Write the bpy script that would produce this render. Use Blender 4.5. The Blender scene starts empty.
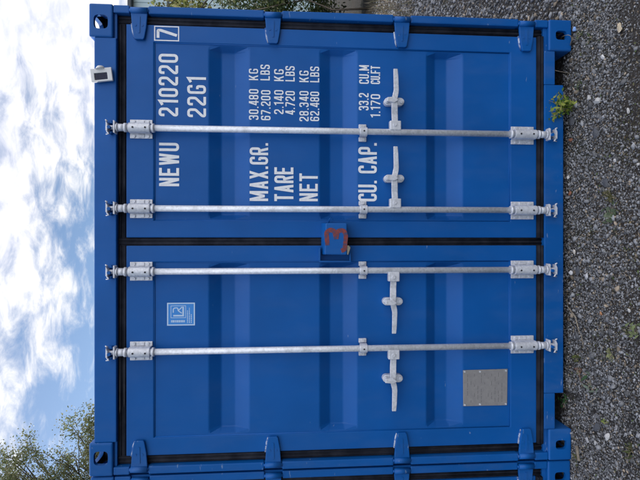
import bpy, bmesh, math, random
import numpy as np
from mathutils import Vector, Matrix, noise as mnoise
random.seed(7)
rng = np.random.default_rng(11)
R = math.radians
scene = bpy.context.scene
COL = scene.collection

# ------------------------------------------------------------------ camera
cam_d = bpy.data.cameras.new('camera')
cam = bpy.data.objects.new('camera', cam_d)
COL.objects.link(cam)
scene.camera = cam
cam_d.sensor_fit = 'HORIZONTAL'
cam_d.sensor_width = 36.0
cam_d.lens = 36.0 * 490.0 / 640.0
cam_d.clip_start = 0.05
cam_d.clip_end = 3000.0
PITCH = R(4.37)
sp, cp = math.sin(PITCH), math.cos(PITCH)
# the photograph was taken with the phone turned on its side: world up points to the left of the picture
cam.matrix_world = Matrix(((0, 1, 0, 0.0), (-sp, 0, -cp, -2.60), (-cp, 0, sp, 1.598), (0, 0, 0, 1)))

# ------------------------------------------------------------------ sky and sun
SUN_EL, SUN_AZ = R(36), R(-48)          # azimuth from +Y, negative = to the left
world = bpy.data.worlds.new('World')
scene.world = world
world.use_nodes = True
wn, wl = world.node_tree.nodes, world.node_tree.links
wn.clear()
def N(nodes, typ, **kw):
    n = nodes.new(typ)
    for k, v in kw.items():
        if k.startswith('in_'):
            n.inputs[int(k[3:])].default_value = v
        else:
            setattr(n, k, v)
    return n
wo = N(wn, 'ShaderNodeOutputWorld')
sky = N(wn, 'ShaderNodeTexSky', sky_type='NISHITA', sun_disc=False, sun_elevation=SUN_EL, sun_rotation=SUN_AZ % (2 * math.pi),
        air_density=1.0, dust_density=0.2, ozone_density=2.0)
bg_sky = N(wn, 'ShaderNodeBackground'); bg_sky.inputs[1].default_value = 0.052
wl.new(sky.outputs[0], bg_sky.inputs[0])
bg_cl = N(wn, 'ShaderNodeBackground')
tc = N(wn, 'ShaderNodeTexCoord')
sep = N(wn, 'ShaderNodeSeparateXYZ'); wl.new(tc.outputs['Generated'], sep.inputs[0])
def M_(op, a, b=None, c=None, clamp=False):
    m = wn.new('ShaderNodeMath'); m.operation = op; m.use_clamp = clamp
    for i, v in enumerate((a, b, c)):
        if v is None: continue
        if isinstance(v, (int, float)): m.inputs[i].default_value = v
        else: wl.new(v, m.inputs[i])
    return m.outputs[0]
zc = M_('ADD', M_('MAXIMUM', sep.outputs[2], 0.0), 0.22)
comb = N(wn, 'ShaderNodeCombineXYZ')
wl.new(M_('DIVIDE', sep.outputs[0], zc), comb.inputs[0])
wl.new(M_('DIVIDE', sep.outputs[1], zc), comb.inputs[1])
mp = N(wn, 'ShaderNodeMapping'); wl.new(comb.outputs[0], mp.inputs[0])
mp.inputs['Location'].default_value = (5.5, 0.3, 0.0)
mp.inputs['Rotation'].default_value = (0, 0, R(25))
mp.inputs['Scale'].default_value = (1.0, 1.35, 1.0)
n1 = N(wn, 'ShaderNodeTexNoise'); wl.new(mp.outputs[0], n1.inputs['Vector'])
n1.inputs['Scale'].default_value = 1.5; n1.inputs['Detail'].default_value = 4; n1.inputs['Roughness'].default_value = 0.55
n2 = N(wn, 'ShaderNodeTexNoise'); wl.new(mp.outputs[0], n2.inputs['Vector'])
n2.inputs['Scale'].default_value = 8.5; n2.inputs['Detail'].default_value = 9; n2.inputs['Roughness'].default_value = 0.6
n2.inputs['Distortion'].default_value = 0.35
# more cloud towards the right and high up, clear blue low on the left
tilt = M_('ADD', M_('MULTIPLY', sep.outputs[0], 0.62), M_('MULTIPLY', sep.outputs[2], 0.80))
s_ = M_('ADD', M_('MULTIPLY', n1.outputs[0], 0.80), M_('MULTIPLY', n2.outputs[0], 0.72))
dens = M_('ADD', s_, M_('SUBTRACT', tilt, 0.155))
ramp = N(wn, 'ShaderNodeMapRange'); ramp.interpolation_type = 'SMOOTHSTEP'
wl.new(dens, ramp.inputs[0])
ramp.inputs[1].default_value = 0.74; ramp.inputs[2].default_value = 1.04
cc = N(wn, 'ShaderNodeValToRGB'); wl.new(n2.outputs[0], cc.inputs[0])
cc.color_ramp.elements[0].position = 0.34; cc.color_ramp.elements[0].color = (0.60, 0.64, 0.78, 1)
cc.color_ramp.elements[1].position = 0.62; cc.color_ramp.elements[1].color = (1.0, 0.985, 0.97, 1)
wl.new(cc.outputs[0], bg_cl.inputs[0])
# clouds opposite the sun are lit from the front and brighter than those in front of it
wl.new(M_('ADD', 0.74, M_('MULTIPLY', sep.outputs[1], -0.26)), bg_cl.inputs[1])
mixw = N(wn, 'ShaderNodeMixShader')
wl.new(ramp.outputs[0], mixw.inputs[0]); wl.new(bg_sky.outputs[0], mixw.inputs[1]); wl.new(bg_cl.outputs[0], mixw.inputs[2])
wl.new(mixw.outputs[0], wo.inputs[0])

sun_d = bpy.data.lights.new('sun', 'SUN'); sun_d.energy = 2.2; sun_d.angle = R(0.6); sun_d.color = (1.0, 0.95, 0.87)
sun = bpy.data.objects.new('sun', sun_d); COL.objects.link(sun)
to_sun = Vector((math.sin(SUN_AZ) * math.cos(SUN_EL), math.cos(SUN_AZ) * math.cos(SUN_EL), math.sin(SUN_EL)))
sun.rotation_euler = to_sun.to_track_quat('Z', 'Y').to_euler()
sun.location = to_sun * 40

vs = scene.view_settings
vs.view_transform = 'Standard'; vs.look = 'None'; vs.exposure = 1.27; vs.gamma = 1.0; vs.use_curve_mapping = False
scene.render.resolution_x = 1024; scene.render.resolution_y = 768
scene.render.engine = 'CYCLES'

# ------------------------------------------------------------------ materials
def mat(name, base, rough=0.5, metal=0.0, spec=0.5):
    m = bpy.data.materials.new(name); m.use_nodes = True
    b = m.node_tree.nodes['Principled BSDF']
    b.inputs['Base Color'].default_value = (*base, 1)
    b.inputs['Roughness'].default_value = rough
    b.inputs['Metallic'].default_value = metal
    b.inputs['Specular IOR Level'].default_value = spec
    return m, m.node_tree.nodes, m.node_tree.links, b
def noise_node(nd, lk, scale, detail=4, rough=0.55, coord='Object', sc=None):
    t = nd.new('ShaderNodeTexCoord'); src = t.outputs[coord]
    if sc:
        mpn = nd.new('ShaderNodeMapping'); mpn.inputs['Scale'].default_value = sc
        lk.new(src, mpn.inputs[0]); src = mpn.outputs[0]
    n = nd.new('ShaderNodeTexNoise'); lk.new(src, n.inputs['Vector'])
    n.inputs['Scale'].default_value = scale; n.inputs['Detail'].default_value = detail; n.inputs['Roughness'].default_value = rough
    return n
def ramp_node(nd, lk, src, stops):
    r = nd.new('ShaderNodeValToRGB'); lk.new(src, r.inputs[0])
    el = r.color_ramp.elements
    while len(el) < len(stops): el.new(0.5)
    for e, (p, c) in zip(el, stops):
        e.position = p; e.color = (*c, 1) if len(c) == 3 else c
    return r
def mixc(nd, lk, fac, a, b):
    m = nd.new('ShaderNodeMix'); m.data_type = 'RGBA'
    for i, v in ((0, fac), (6, a), (7, b)):
        if hasattr(v, 'links') or hasattr(v, 'is_linked'): lk.new(v, m.inputs[i])
        elif i == 0: m.inputs[0].default_value = v
        else: m.inputs[i].default_value = (*v, 1)
    return m.outputs[2]
def bump(nd, lk, b, src, strength, dist=0.002):
    bp = nd.new('ShaderNodeBump'); bp.inputs['Strength'].default_value = strength; bp.inputs['Distance'].default_value = dist
    lk.new(src, bp.inputs['Height']); lk.new(bp.outputs[0], b.inputs['Normal'])

def paint(name, base, scuff=0.72, dirt=0.06):
    m, nd, lk, b = mat(name, base, 0.34, 0, 0.27)
    big = noise_node(nd, lk, 2.2, 5)
    tint = ramp_node(nd, lk, big.outputs[0], [(0.3, tuple(x * 0.90 for x in base)), (0.7, tuple(x * 1.08 for x in base))])
    # dust film and small scratches rubbed through the paint
    dust = noise_node(nd, lk, 9, 8, 0.65, sc=(1, 1, 0.35))
    dm = ramp_node(nd, lk, dust.outputs[0], [(0.48, (0, 0, 0)), (0.82, (dirt,) * 3)])
    c1 = mixc(nd, lk, dm.outputs[0], tint.outputs[0], (0.20, 0.24, 0.30))
    scr = noise_node(nd, lk, 26, 3, 0.5, sc=(0.6, 1, 2.4))
    sm = ramp_node(nd, lk, scr.outputs[0], [(scuff, (0, 0, 0)), (scuff + 0.03, (0.55, 0.55, 0.55))])
    c2 = mixc(nd, lk, sm.outputs[0], c1, (0.22, 0.32, 0.50))
    lk.new(c2, b.inputs['Base Color'])
    rr = ramp_node(nd, lk, dust.outputs[0], [(0.3, (0.38,) * 3), (0.8, (0.60,) * 3)])
    lk.new(rr.outputs[0], b.inputs['Roughness'])
    peel = noise_node(nd, lk, 130, 2, 0.5); wav = noise_node(nd, lk, 4.5, 2, 0.5)
    hs = nd.new('ShaderNodeMath'); hs.operation = 'MULTIPLY_ADD'; hs.inputs[1].default_value = 9.0
    lk.new(wav.outputs[0], hs.inputs[0]); lk.new(peel.outputs[0], hs.inputs[2])
    bump(nd, lk, b, hs.outputs[0], 0.10, 0.001)
    return m
BLUE = (0.0022, 0.096, 0.37)
M_PAINT = paint('blue_container_paint', BLUE, 0.755)
M_PAINT_WORN = paint('blue_container_paint_worn', (0.0030, 0.096, 0.36), 0.69, 0.15)

def galv(name, base, rough):
    m, nd, lk, b = mat(name, base, rough, 0.22, 0.6)
    v = nd.new('ShaderNodeTexVoronoi'); t = nd.new('ShaderNodeTexCoord'); lk.new(t.outputs['Object'], v.inputs['Vector'])
    v.inputs['Scale'].default_value = 110
    n = noise_node(nd, lk, 14, 7, 0.65)
    a = ramp_node(nd, lk, v.outputs['Color'], [(0.0, tuple(x * 0.84 for x in base)), (1.0, tuple(min(1, x * 1.12) for x in base))])
    g = ramp_node(nd, lk, n.outputs[0], [(0.52, (0, 0, 0)), (0.78, (0.55, 0.55, 0.55))])
    c = mixc(nd, lk, g.outputs[0], a.outputs[0], (0.27, 0.28, 0.31))
    lk.new(c, b.inputs['Base Color'])
    rr = ramp_node(nd, lk, n.outputs[0], [(0.3, (rough - 0.08,) * 3), (0.75, (rough + 0.15,) * 3)])
    lk.new(rr.outputs[0], b.inputs['Roughness'])
    bump(nd, lk, b, n.outputs[0], 0.25, 0.002)
    return m
M_GALV = galv('galvanised_steel', (0.72, 0.75, 0.81), 0.34)
M_CAST = galv('galvanised_casting', (0.68, 0.70, 0.76), 0.42)
m, nd, lk, b = mat('chipped_weld', (0.30, 0.38, 0.52), 0.55)
n = noise_node(nd, lk, 40, 4); r_ = ramp_node(nd, lk, n.outputs[0], [(0.42, (0.02, 0.10, 0.34)), (0.56, (0.46, 0.52, 0.62))])
lk.new(r_.outputs[0], b.inputs['Base Color']); M_WELD = m
m, nd, lk, b = mat('black_rubber', (0.022, 0.022, 0.026), 0.85, 0, 0.03)
n = noise_node(nd, lk, 12, 6); r_ = ramp_node(nd, lk, n.outputs[0], [(0.4, (0.016, 0.018, 0.026)), (0.75, (0.038, 0.041, 0.055))])
lk.new(r_.outputs[0], b.inputs['Base Color']); wv = noise_node(nd, lk, 16, 3); bump(nd, lk, b, wv.outputs[0], 0.5, 0.006); M_RUBBER = m
m, nd, lk, b = mat('hole_interior', (0.02, 0.022, 0.03), 0.8); M_DARK = m
m, nd, lk, b = mat('white_lettering', (0.72, 0.74, 0.78), 0.5)
n = noise_node(nd, lk, 60, 5); r_ = ramp_node(nd, lk, n.outputs[0], [(0.3, (0.76, 0.79, 0.86)), (0.6, (0.87, 0.885, 0.91))])
lk.new(r_.outputs[0], b.inputs['Base Color']); M_WHITE = m
m, nd, lk, b = mat('sticker_blue', (0.04, 0.25, 0.70), 0.35); M_STICK = m
m, nd, lk, b = mat('sticker_pale', (0.50, 0.66, 0.88), 0.35); M_STICKW = m
m, nd, lk, b = mat('red_brush_paint', (0.26, 0.032, 0.022), 0.6)
n = noise_node(nd, lk, 55, 5); r_ = ramp_node(nd, lk, n.outputs[0], [(0.36, (0.035, 0.05, 0.14)), (0.46, (0.15, 0.035, 0.045)), (0.66, (0.27, 0.042, 0.032))])
lk.new(r_.outputs[0], b.inputs['Base Color']); M_RED = m
m, nd, lk, b = mat('dull_aluminium', (0.33, 0.33, 0.33), 0.55, 0.35)
n = noise_node(nd, lk, 30, 8, 0.7); r_ = ramp_node(nd, lk, n.outputs[0], [(0.3, (0.29, 0.28, 0.285)), (0.75, (0.39, 0.375, 0.37))])
lk.new(r_.outputs[0], b.inputs['Base Color']); bump(nd, lk, b, n.outputs[0], 0.3, 0.001); M_PLATE = m
m, nd, lk, b = mat('plate_engraving', (0.21, 0.20, 0.21), 0.6, 0.2); M_ENGR = m
m, nd, lk, b = mat('white_plastic', (0.70, 0.71, 0.72), 0.4); M_PLASTIC = m
m, nd, lk, b = mat('dark_glass', (0.010, 0.014, 0.045), 0.3, 0, 0.25); M_GLASS = m
m, nd, lk, b = mat('tarnished_brass', (0.50, 0.46, 0.38), 0.4, 0.7); M_LOCK = m
m, nd, lk, b = mat('floor_timber', (0.10, 0.065, 0.04), 0.8)
n = noise_node(nd, lk, 6, 6, sc=(1, 8, 1)); r_ = ramp_node(nd, lk, n.outputs[0], [(0.3, (0.06, 0.04, 0.025)), (0.7, (0.13, 0.085, 0.05))])
lk.new(r_.outputs[0], b.inputs['Base Color']); M_TIMBER = m

# ground: dark gravelly soil with moist brown and mossy patches
m, nd, lk, b = mat('gravel_soil', (0.06, 0.055, 0.05), 0.95, 0, 0.3)
na = noise_node(nd, lk, 0.9, 6, 0.6); nb = noise_node(nd, lk, 60, 6, 0.7); nc = noise_node(nd, lk, 3.1, 5)
c0 = ramp_node(nd, lk, nb.outputs[0], [(0.25, (0.010, 0.009, 0.009)), (0.5, (0.030, 0.028, 0.027)), (0.75, (0.070, 0.066, 0.062))])
k1 = ramp_node(nd, lk, na.outputs[0], [(0.45, (0, 0, 0)), (0.62, (0.7, 0.7, 0.7))])
c1 = mixc(nd, lk, k1.outputs[0], c0.outputs[0], (0.046, 0.037, 0.030))
k2 = ramp_node(nd, lk, nc.outputs[0], [(0.56, (0, 0, 0)), (0.70, (0.45, 0.45, 0.45))])
c2 = mixc(nd, lk, k2.outputs[0], c1, (0.030, 0.036, 0.014))
vv = nd.new('ShaderNodeTexVoronoi'); tcn = nd.new('ShaderNodeTexCoord'); lk.new(tcn.outputs['Object'], vv.inputs['Vector']); vv.inputs['Scale'].default_value = 55
k3 = ramp_node(nd, lk, vv.outputs['Distance'], [(0.18, (0.8, 0.8, 0.8)), (0.42, (0, 0, 0))])
gcol = ramp_node(nd, lk, vv.outputs['Color'], [(0.0, (0.03, 0.03, 0.034)), (0.7, (0.13, 0.13, 0.14)), (1.0, (0.26, 0.25, 0.24))])
c3 = mixc(nd, lk, k3.outputs[0], c2, gcol.outputs[0])
lk.new(c3, b.inputs['Base Color'])
ad = nd.new('ShaderNodeMath'); ad.operation = 'SUBTRACT'; lk.new(nb.outputs[0], ad.inputs[0]); lk.new(vv.outputs['Distance'], ad.inputs[1])
bump(nd, lk, b, ad.outputs[0], 0.8, 0.010); M_SOIL = m

def attr_mat(name, rough=0.85, noise_scale=120, amp=0.35, trans=0.0, spec=0.4):
    m, nd, lk, b = mat(name, (0.1, 0.1, 0.1), rough, 0, spec)
    a = nd.new('ShaderNodeAttribute'); a.attribute_name = 'tint'
    n = noise_node(nd, lk, noise_scale, 5, 0.65)
    r = ramp_node(nd, lk, n.outputs[0], [(0.25, (1 - amp,) * 3), (0.75, (1 + amp,) * 3)])
    mm = nd.new('ShaderNodeMix'); mm.data_type = 'RGBA'; mm.blend_type = 'MULTIPLY'; mm.inputs[0].default_value = 1
    lk.new(a.outputs['Color'], mm.inputs[6]); lk.new(r.outputs[0], mm.inputs[7])
    lk.new(mm.outputs[2], b.inputs['Base Color'])
    if trans:
        tr = nd.new('ShaderNodeBsdfTranslucent'); lk.new(mm.outputs[2], tr.inputs[0])
        mx = nd.new('ShaderNodeMixShader'); mx.inputs[0].default_value = trans
        out = nd['Material Output']
        lk.new(b.outputs[0], mx.inputs[1]); lk.new(tr.outputs[0], mx.inputs[2]); lk.new(mx.outputs[0], out.inputs[0])
    return m
M_STONE = attr_mat('crushed_stone', 0.8, 150, 0.35)
M_LEAF = attr_mat('leaf', 0.55, 30, 0.2, 0.45)
M_LITTER = attr_mat('plant_litter', 0.9, 80, 0.3)
m, nd, lk, b = mat('bark', (0.10, 0.08, 0.06), 0.9)
n = noise_node(nd, lk, 12, 6, sc=(1, 1, 0.3)); r_ = ramp_node(nd, lk, n.outputs[0], [(0.3, (0.05, 0.04, 0.03)), (0.7, (0.16, 0.13, 0.10))])
lk.new(r_.outputs[0], b.inputs['Base Color']); bump(nd, lk, b, n.outputs[0], 0.6, 0.01); M_BARK = m
m, nd, lk, b = mat('dry_twig', (0.25, 0.20, 0.14), 0.8)
n = noise_node(nd, lk, 70, 5); r_ = ramp_node(nd, lk, n.outputs[0], [(0.3, (0.14, 0.115, 0.09)), (0.7, (0.34, 0.29, 0.22))])
lk.new(r_.outputs[0], b.inputs['Base Color']); M_TWIG = m
m, nd, lk, b = mat('pale_cladding', (0.36, 0.47, 0.52), 0.45)
n = noise_node(nd, lk, 1.3, 5); r_ = ramp_node(nd, lk, n.outputs[0], [(0.3, (0.44, 0.57, 0.62)), (0.7, (0.52, 0.65, 0.69))])
lk.new(r_.outputs[0], b.inputs['Base Color']); M_CLAD = m
m, nd, lk, b = mat('dark_trim', (0.045, 0.055, 0.07), 0.5); M_TRIM = m
m, nd, lk, b = mat('roof_sheet', (0.20, 0.22, 0.24), 0.5); M_ROOF = m

# ------------------------------------------------------------------ mesh helpers
class MB:
    """collects shapes and links them as one mesh object"""
    def __init__(s): s.bm = bmesh.new()
    def _tag(s, before, mi, smooth=False):
        for f in s.bm.faces:
            if f not in before:
                f.material_index = mi
                if smooth: f.smooth = True
    def box(s, x0, x1, y0, y1, z0, z1, bev=0.0, mi=0, seg=2):
        t = bmesh.new()
        vs_ = [t.verts.new((x, y, z)) for x in (x0, x1) for y in (y0, y1) for z in (z0, z1)]
        for q in ((0, 1, 3, 2), (4, 6, 7, 5), (0, 4, 5, 1), (2, 3, 7, 6), (0, 2, 6, 4), (1, 5, 7, 3)):
            t.faces.new([vs_[i] for i in q])
        if bev: bmesh.ops.bevel(t, geom=list(t.edges), offset=bev, segments=seg, profile=0.6, affect='EDGES')
        s.join(t, mi); return s
    def prism(s, pts, y0, y1, bev=0.0, mi=0, axis='Y'):
        """polygon in XZ (axis Y), XY (axis Z) or YZ (axis X), extruded"""
        t = bmesh.new()
        def P(a, b, c): return {'Y': (a, c, b), 'Z': (a, b, c), 'X': (c, a, b)}[axis]
        lo = [t.verts.new(P(a, b, y0)) for a, b in pts]; hi = [t.verts.new(P(a, b, y1)) for a, b in pts]
        n = len(pts)
        t.faces.new(lo); t.faces.new(hi[::-1])
        for i in range(n): t.faces.new((lo[i], hi[i], hi[(i + 1) % n], lo[(i + 1) % n]))
        bmesh.ops.recalc_face_normals(t, faces=list(t.faces))
        if bev: bmesh.ops.bevel(t, geom=list(t.edges), offset=bev, segments=2, profile=0.6, affect='EDGES')
        s.join(t, mi); return s
    def tube(s, path, rad, n=12, mi=0, smooth=True, cap=True):
        t = bmesh.new(); path = [Vector(p) for p in path]
        rr = rad if isinstance(rad, (list, tuple)) else [rad] * len(path)
        rings = []; ref = None
        for i, p in enumerate(path):
            d = (path[min(i + 1, len(path) - 1)] - path[max(i - 1, 0)]).normalized()
            if ref is None: ref = Vector((0, 0, 1)) if abs(d.z) < 0.9 else Vector((1, 0, 0))
            a = d.cross(ref).normalized(); bb = d.cross(a).normalized(); ref = -bb if False else ref
            rings.append([t.verts.new(p + (a * math.cos(2 * math.pi * k / n) + bb * math.sin(2 * math.pi * k / n)) * rr[i]) for k in range(n)])
        for i in range(len(rings) - 1):
            for k in range(n):
                f = t.faces.new((rings[i][k], rings[i][(k + 1) % n], rings[i + 1][(k + 1) % n], rings[i + 1][k])); f.smooth = smooth
        if cap: t.faces.new(rings[0][::-1]); t.faces.new(rings[-1])
        bmesh.ops.recalc_face_normals(t, faces=list(t.faces))
        s.join(t, mi); return s
    def cyl(s, c, axis, r, l, n=16, mi=0, r2=None):
        a = {'X': Vector((1, 0, 0)), 'Y': Vector((0, 1, 0)), 'Z': Vector((0, 0, 1))}[axis]; c = Vector(c)
        return s.tube([c - a * l / 2, c + a * l / 2], [r, r if r2 is None else r2], n, mi)
    def join(s, t, mi):
        for f in t.faces: f.material_index = mi
        me = bpy.data.meshes.new('tmp'); t.to_mesh(me); t.free()
        s.bm.from_mesh(me); bpy.data.meshes.remove(me)
    def xform(s, mtx): s.bm.transform(mtx); return s
    def build(s, name, mats, parent=None, loc=(0, 0, 0)):
        me = bpy.data.meshes.new(name); s.bm.to_mesh(me); s.bm.free()
        for mm in (mats if isinstance(mats, (list, tuple)) else [mats]): me.materials.append(mm)
        o = bpy.data.objects.new(name, me); COL.objects.link(o); o.location = loc
        if parent: o.parent = parent
        return o
def empty(name, loc=(0, 0, 0)):
    o = bpy.data.objects.new(name, None); COL.objects.link(o); o.location = loc; o.empty_display_size = 0.2; return o
def tag(o, label=None, cat=None, group=None, kind=None):
    for k, v in (('label', label), ('category', cat), ('group', group), ('kind', kind)):
        if v: o[k] = v
    return o
def np_mesh(name, verts, faces, m, tint=None, parent=None, smooth=False):
    """verts (n,3), faces (m,k) arrays"""
    me = bpy.data.meshes.new(name); k = faces.shape[1]
    me.vertices.add(len(verts)); me.vertices.foreach_set('co', np.ascontiguousarray(verts, dtype=np.float32).ravel())
    me.loops.add(faces.size); me.loops.foreach_set('vertex_index', np.ascontiguousarray(faces, dtype=np.int32).ravel())
    me.polygons.add(len(faces)); me.polygons.foreach_set('loop_start', np.arange(0, faces.size, k, dtype=np.int32))
    me.polygons.foreach_set('loop_total', np.full(len(faces), k, dtype=np.int32))
    if smooth: me.polygons.foreach_set('use_smooth', np.ones(len(faces), dtype=bool))
    me.update(calc_edges=True); me.validate()
    if tint is not None:
        a = me.color_attributes.new('tint', 'FLOAT_COLOR', 'POINT')
        a.data.foreach_set('color', np.concatenate([tint, np.ones((len(tint), 1))], 1).astype(np.float32).ravel())
    me.materials.append(m)
    o = bpy.data.objects.new(name, me); COL.objects.link(o)
    if parent: o.parent = parent
    return o

# ---------------------------------------------------------------- lettering: a condensed stroke alphabet
def fillet(pts, r, closed=False):
    pts = [Vector((p[0], p[1])) for p in pts]; out = []; n = len(pts)
    for i, p in enumerate(pts):
        if not closed and i in (0, n - 1): out.append(p); continue
        a, c = pts[i - 1], pts[(i + 1) % n]
        u, v = a - p, c - p
        ang = u.angle(v) if u.length and v.length else math.pi
        if ang > R(172) or r <= 0: out.append(p); continue
        cut = min(r / math.tan(ang / 2), u.length * 0.49, v.length * 0.49)
        p0, p1 = p + u.normalized() * cut, p + v.normalized() * cut
        for k in range(7):
            t = k / 6
            out.append(p0 * (1 - t) ** 2 + p * 2 * t * (1 - t) + p1 * t * t)
    return out
def ribbon(mb, pts, w, P, closed=False, mi=0):
    """flat stroke of width w along pts; P maps (a, b) to a 3D point"""
    n = len(pts); L = []; Rr = []
    for i, p in enumerate(pts):
        a = pts[i - 1] if (closed or i > 0) else None
        c = pts[(i + 1) % n] if (closed or i < n - 1) else None
        d1 = (p - a).normalized() if a is not None else None
        d2 = (c - p).normalized() if c is not None else None
        if d1 is None: d1 = d2
        if d2 is None: d2 = d1
        n1_, n2_ = Vector((-d1.y, d1.x)), Vector((-d2.y, d2.x))
        mdir = (n1_ + n2_)
        mdir = mdir.normalized() if mdir.length > 1e-6 else n1_
        k = min(2.5, 1 / max(0.3, mdir.dot(n1_)))
        L.append(mb.bm.verts.new(P(*(p + mdir * w / 2 * k)))); Rr.append(mb.bm.verts.new(P(*(p - mdir * w / 2 * k))))
    for i in range(n if closed else n - 1):
        j = (i + 1) % n
        f = mb.bm.faces.new((Rr[i], Rr[j], L[j], L[i])); f.material_index = mi
T = 0.138
W_ = 0.45
def G(w=W_):
    return T / 2, w - T / 2, T / 2, 1 - T / 2        # centre lines left, right, bottom, top
def D(x0, y0, x1, y1, k=1.0):
    return ([(x0, y0), (x1, y1)], -k, False)            # slanted bar with level ends
def glyph(ch):
    """returns width, list of (points, fillet radius, closed)"""
    l, r, bt, tp = G(); m = 0.5
    S = []
    if ch == '.': return 0.16, [([(0.08, 0.0), (0.08, T)], 0, False)]
    if ch == ' ': return 0.26, []
    if ch in '0O': S = [([(l, bt), (r, bt), (r, tp), (l, tp)], .19, True)]
    elif ch == '1': return 0.27, [([(0.0, .80), (0.195, tp), (0.195, 0)], .0, False)]
    elif ch == '2': S = [([(l, .70), (l, tp), (r, tp), (r, .56), (l, .20), (l, bt), (W_, bt)], .17, False)]
    elif ch == '3': S = [([(l, .73), (l, tp), (r, tp), (r, .52), (l + .10, .52)], .17, False), ([(l + .10, .521), (r, .521), (r, bt), (l, bt), (l, .27)], .17, False)]
    elif ch == '4': S = [([(r - .04, 0), (r - .04, 1)], 0, False), D(r - .10, 1, l, .24), ([(.0, .26), (W_ + .03, .26)], .0, False)]
    elif ch == '6': S = [([(r, .74), (r, tp), (l, tp), (l, bt), (r, bt), (r, .56), (l + T / 2 + .003, .56)], .17, False)]
    elif ch == '7': S = [([(0, tp), (r, tp), (r, .80), (l + .07, 0)], .05, False)]
    elif ch == '8': S = [([(l, bt), (r, bt), (r, .52), (l, .52)], .17, True), ([(l, .52), (r, .52), (r, tp), (l, tp)], .17, True)]
    elif ch == 'N': S = [([(l, 0), (l, 1)], 0, False), ([(r, 0), (r, 1)], 0, False), D(l, 1, r, 0)]
    elif ch == 'E': S = [([(W_ - .02, tp), (l, tp), (l, bt), (W_ - .02, bt)], 0, False), ([(l, .52), (W_ - .06, .52)], 0, False)]
    elif ch == 'F': S = [([(W_ - .02, tp), (l, tp), (l, 0)], 0, False), ([(l, .50), (W_ - .06, .50)], 0, False)]
    elif ch == 'L': S = [([(l, 1), (l, bt), (W_ - .02, bt)], 0, False)]
    elif ch == 'T': S = [([(0, tp), (W_, tp)], 0, False), ([(W_ / 2, tp), (W_ / 2, 0)], 0, False)]
    elif ch == 'U': S = [([(l, 1), (l, bt), (r, bt), (r, 1)], .19, False)]
    elif ch == 'W': return .66, [D(.075, 1, .19, 0, .95), D(.19, 0, .33, 1, .95), D(.33, 1, .47, 0, .95), D(.47, 0, .585, 1, .95)]
    elif ch == 'M': return .60, [([(.078, 0), (.078, 1)], 0, False), ([(.522, 0), (.522, 1)], 0, False), D(.085, 1, .30, .18, .95), D(.30, .18, .515, 1, .95)]
    elif ch == 'A': return .50, [D(.085, 0, .25, 1), D(.25, 1, .415, 0), ([(.13, .27), (.37, .27)], 0, False)]
    elif ch == 'X': return .48, [D(.08, 0, .40, 1, 1.02), D(.08, 1, .40, 0, 1.02)]
    elif ch == 'G': S = [([(r, .72), (r, tp), (l, tp), (l, bt), (r, bt), (r, .46), (.24, .46)], .17, False)]
    elif ch == 'C': S = [([(r, .70), (r, tp), (l, tp), (l, bt), (r, bt), (r, .30)], .19, False)]
    elif ch == 'R': S = [([(l, 0), (l, tp), (r, tp), (r, .47), (l + T / 2 + .003, .47)], .15, False), D(.26, .44, r, 0)]
    elif ch == 'P': S = [([(l, 0), (l, tp), (r, tp), (r, .43), (l + T / 2 + .003, .43)], .15, False)]
    elif ch == 'B': S = [([(l, 0), (l, 1)], 0, False), ([(l + T / 2, bt), (r, bt), (r, .52), (l + T / 2, .52)], .14, False), ([(l + T / 2, .52), (r - .03, .52), (r - .03, tp), (l + T / 2, tp)], .14, False)]
    elif ch == 'K': S = [([(l, 0), (l, 1)], 0, False), D(l + .06, .36, r, 1, 1.1), D(.22, .60, r + .01, 0, 1.05)]
    elif ch == 'S': S = [([(r, .73), (r, tp), (l, tp), (l, .56), (r, .44), (r, bt), (l, bt), (l, .27)], .16, False)]
    return W_, S
def write(mb, text, x0, x1, z0, z1, y, gap=0.135, mi=0, bold=1.0):
    h = z1 - z0; tot = 0; gl = []
    for ch in text:
        w, S = glyph(ch); gl.append((tot, S)); tot += w + gap
    tot -= gap
    sx = (x1 - x0) / tot
    k = 0
    for off, S in gl:
        for pts, rad, closed in S:
            if rad < 0:
                (a0, b0), (a1, b1) = pts
                hw = T * h * bold * -rad / 2 * min(1.5, math.hypot((a1 - a0) * sx, (b1 - b0) * h) / abs((b1 - b0) * h))
                q = [(x0 + (off + a0) * sx - hw, z0 + b0 * h), (x0 + (off + a0) * sx + hw, z0 + b0 * h), (x0 + (off + a1) * sx + hw, z0 + b1 * h), (x0 + (off + a1) * sx - hw, z0 + b1 * h)]
                f = mb.bm.faces.new([mb.bm.verts.new((a, y - .0004 * (k % 4), b_)) for a, b_ in q]); f.material_index = mi; k += 1
                continue
            p = fillet([(x0 + (off + a) * sx, z0 + bb * h) for a, bb in pts], rad * h * 0.9, closed)
            yy = y - 0.0004 * (k % 4); k += 1
            ribbon(mb, p, T * h * bold, lambda a, bb, yy=yy: (a, yy, bb), closed, mi)

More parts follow.
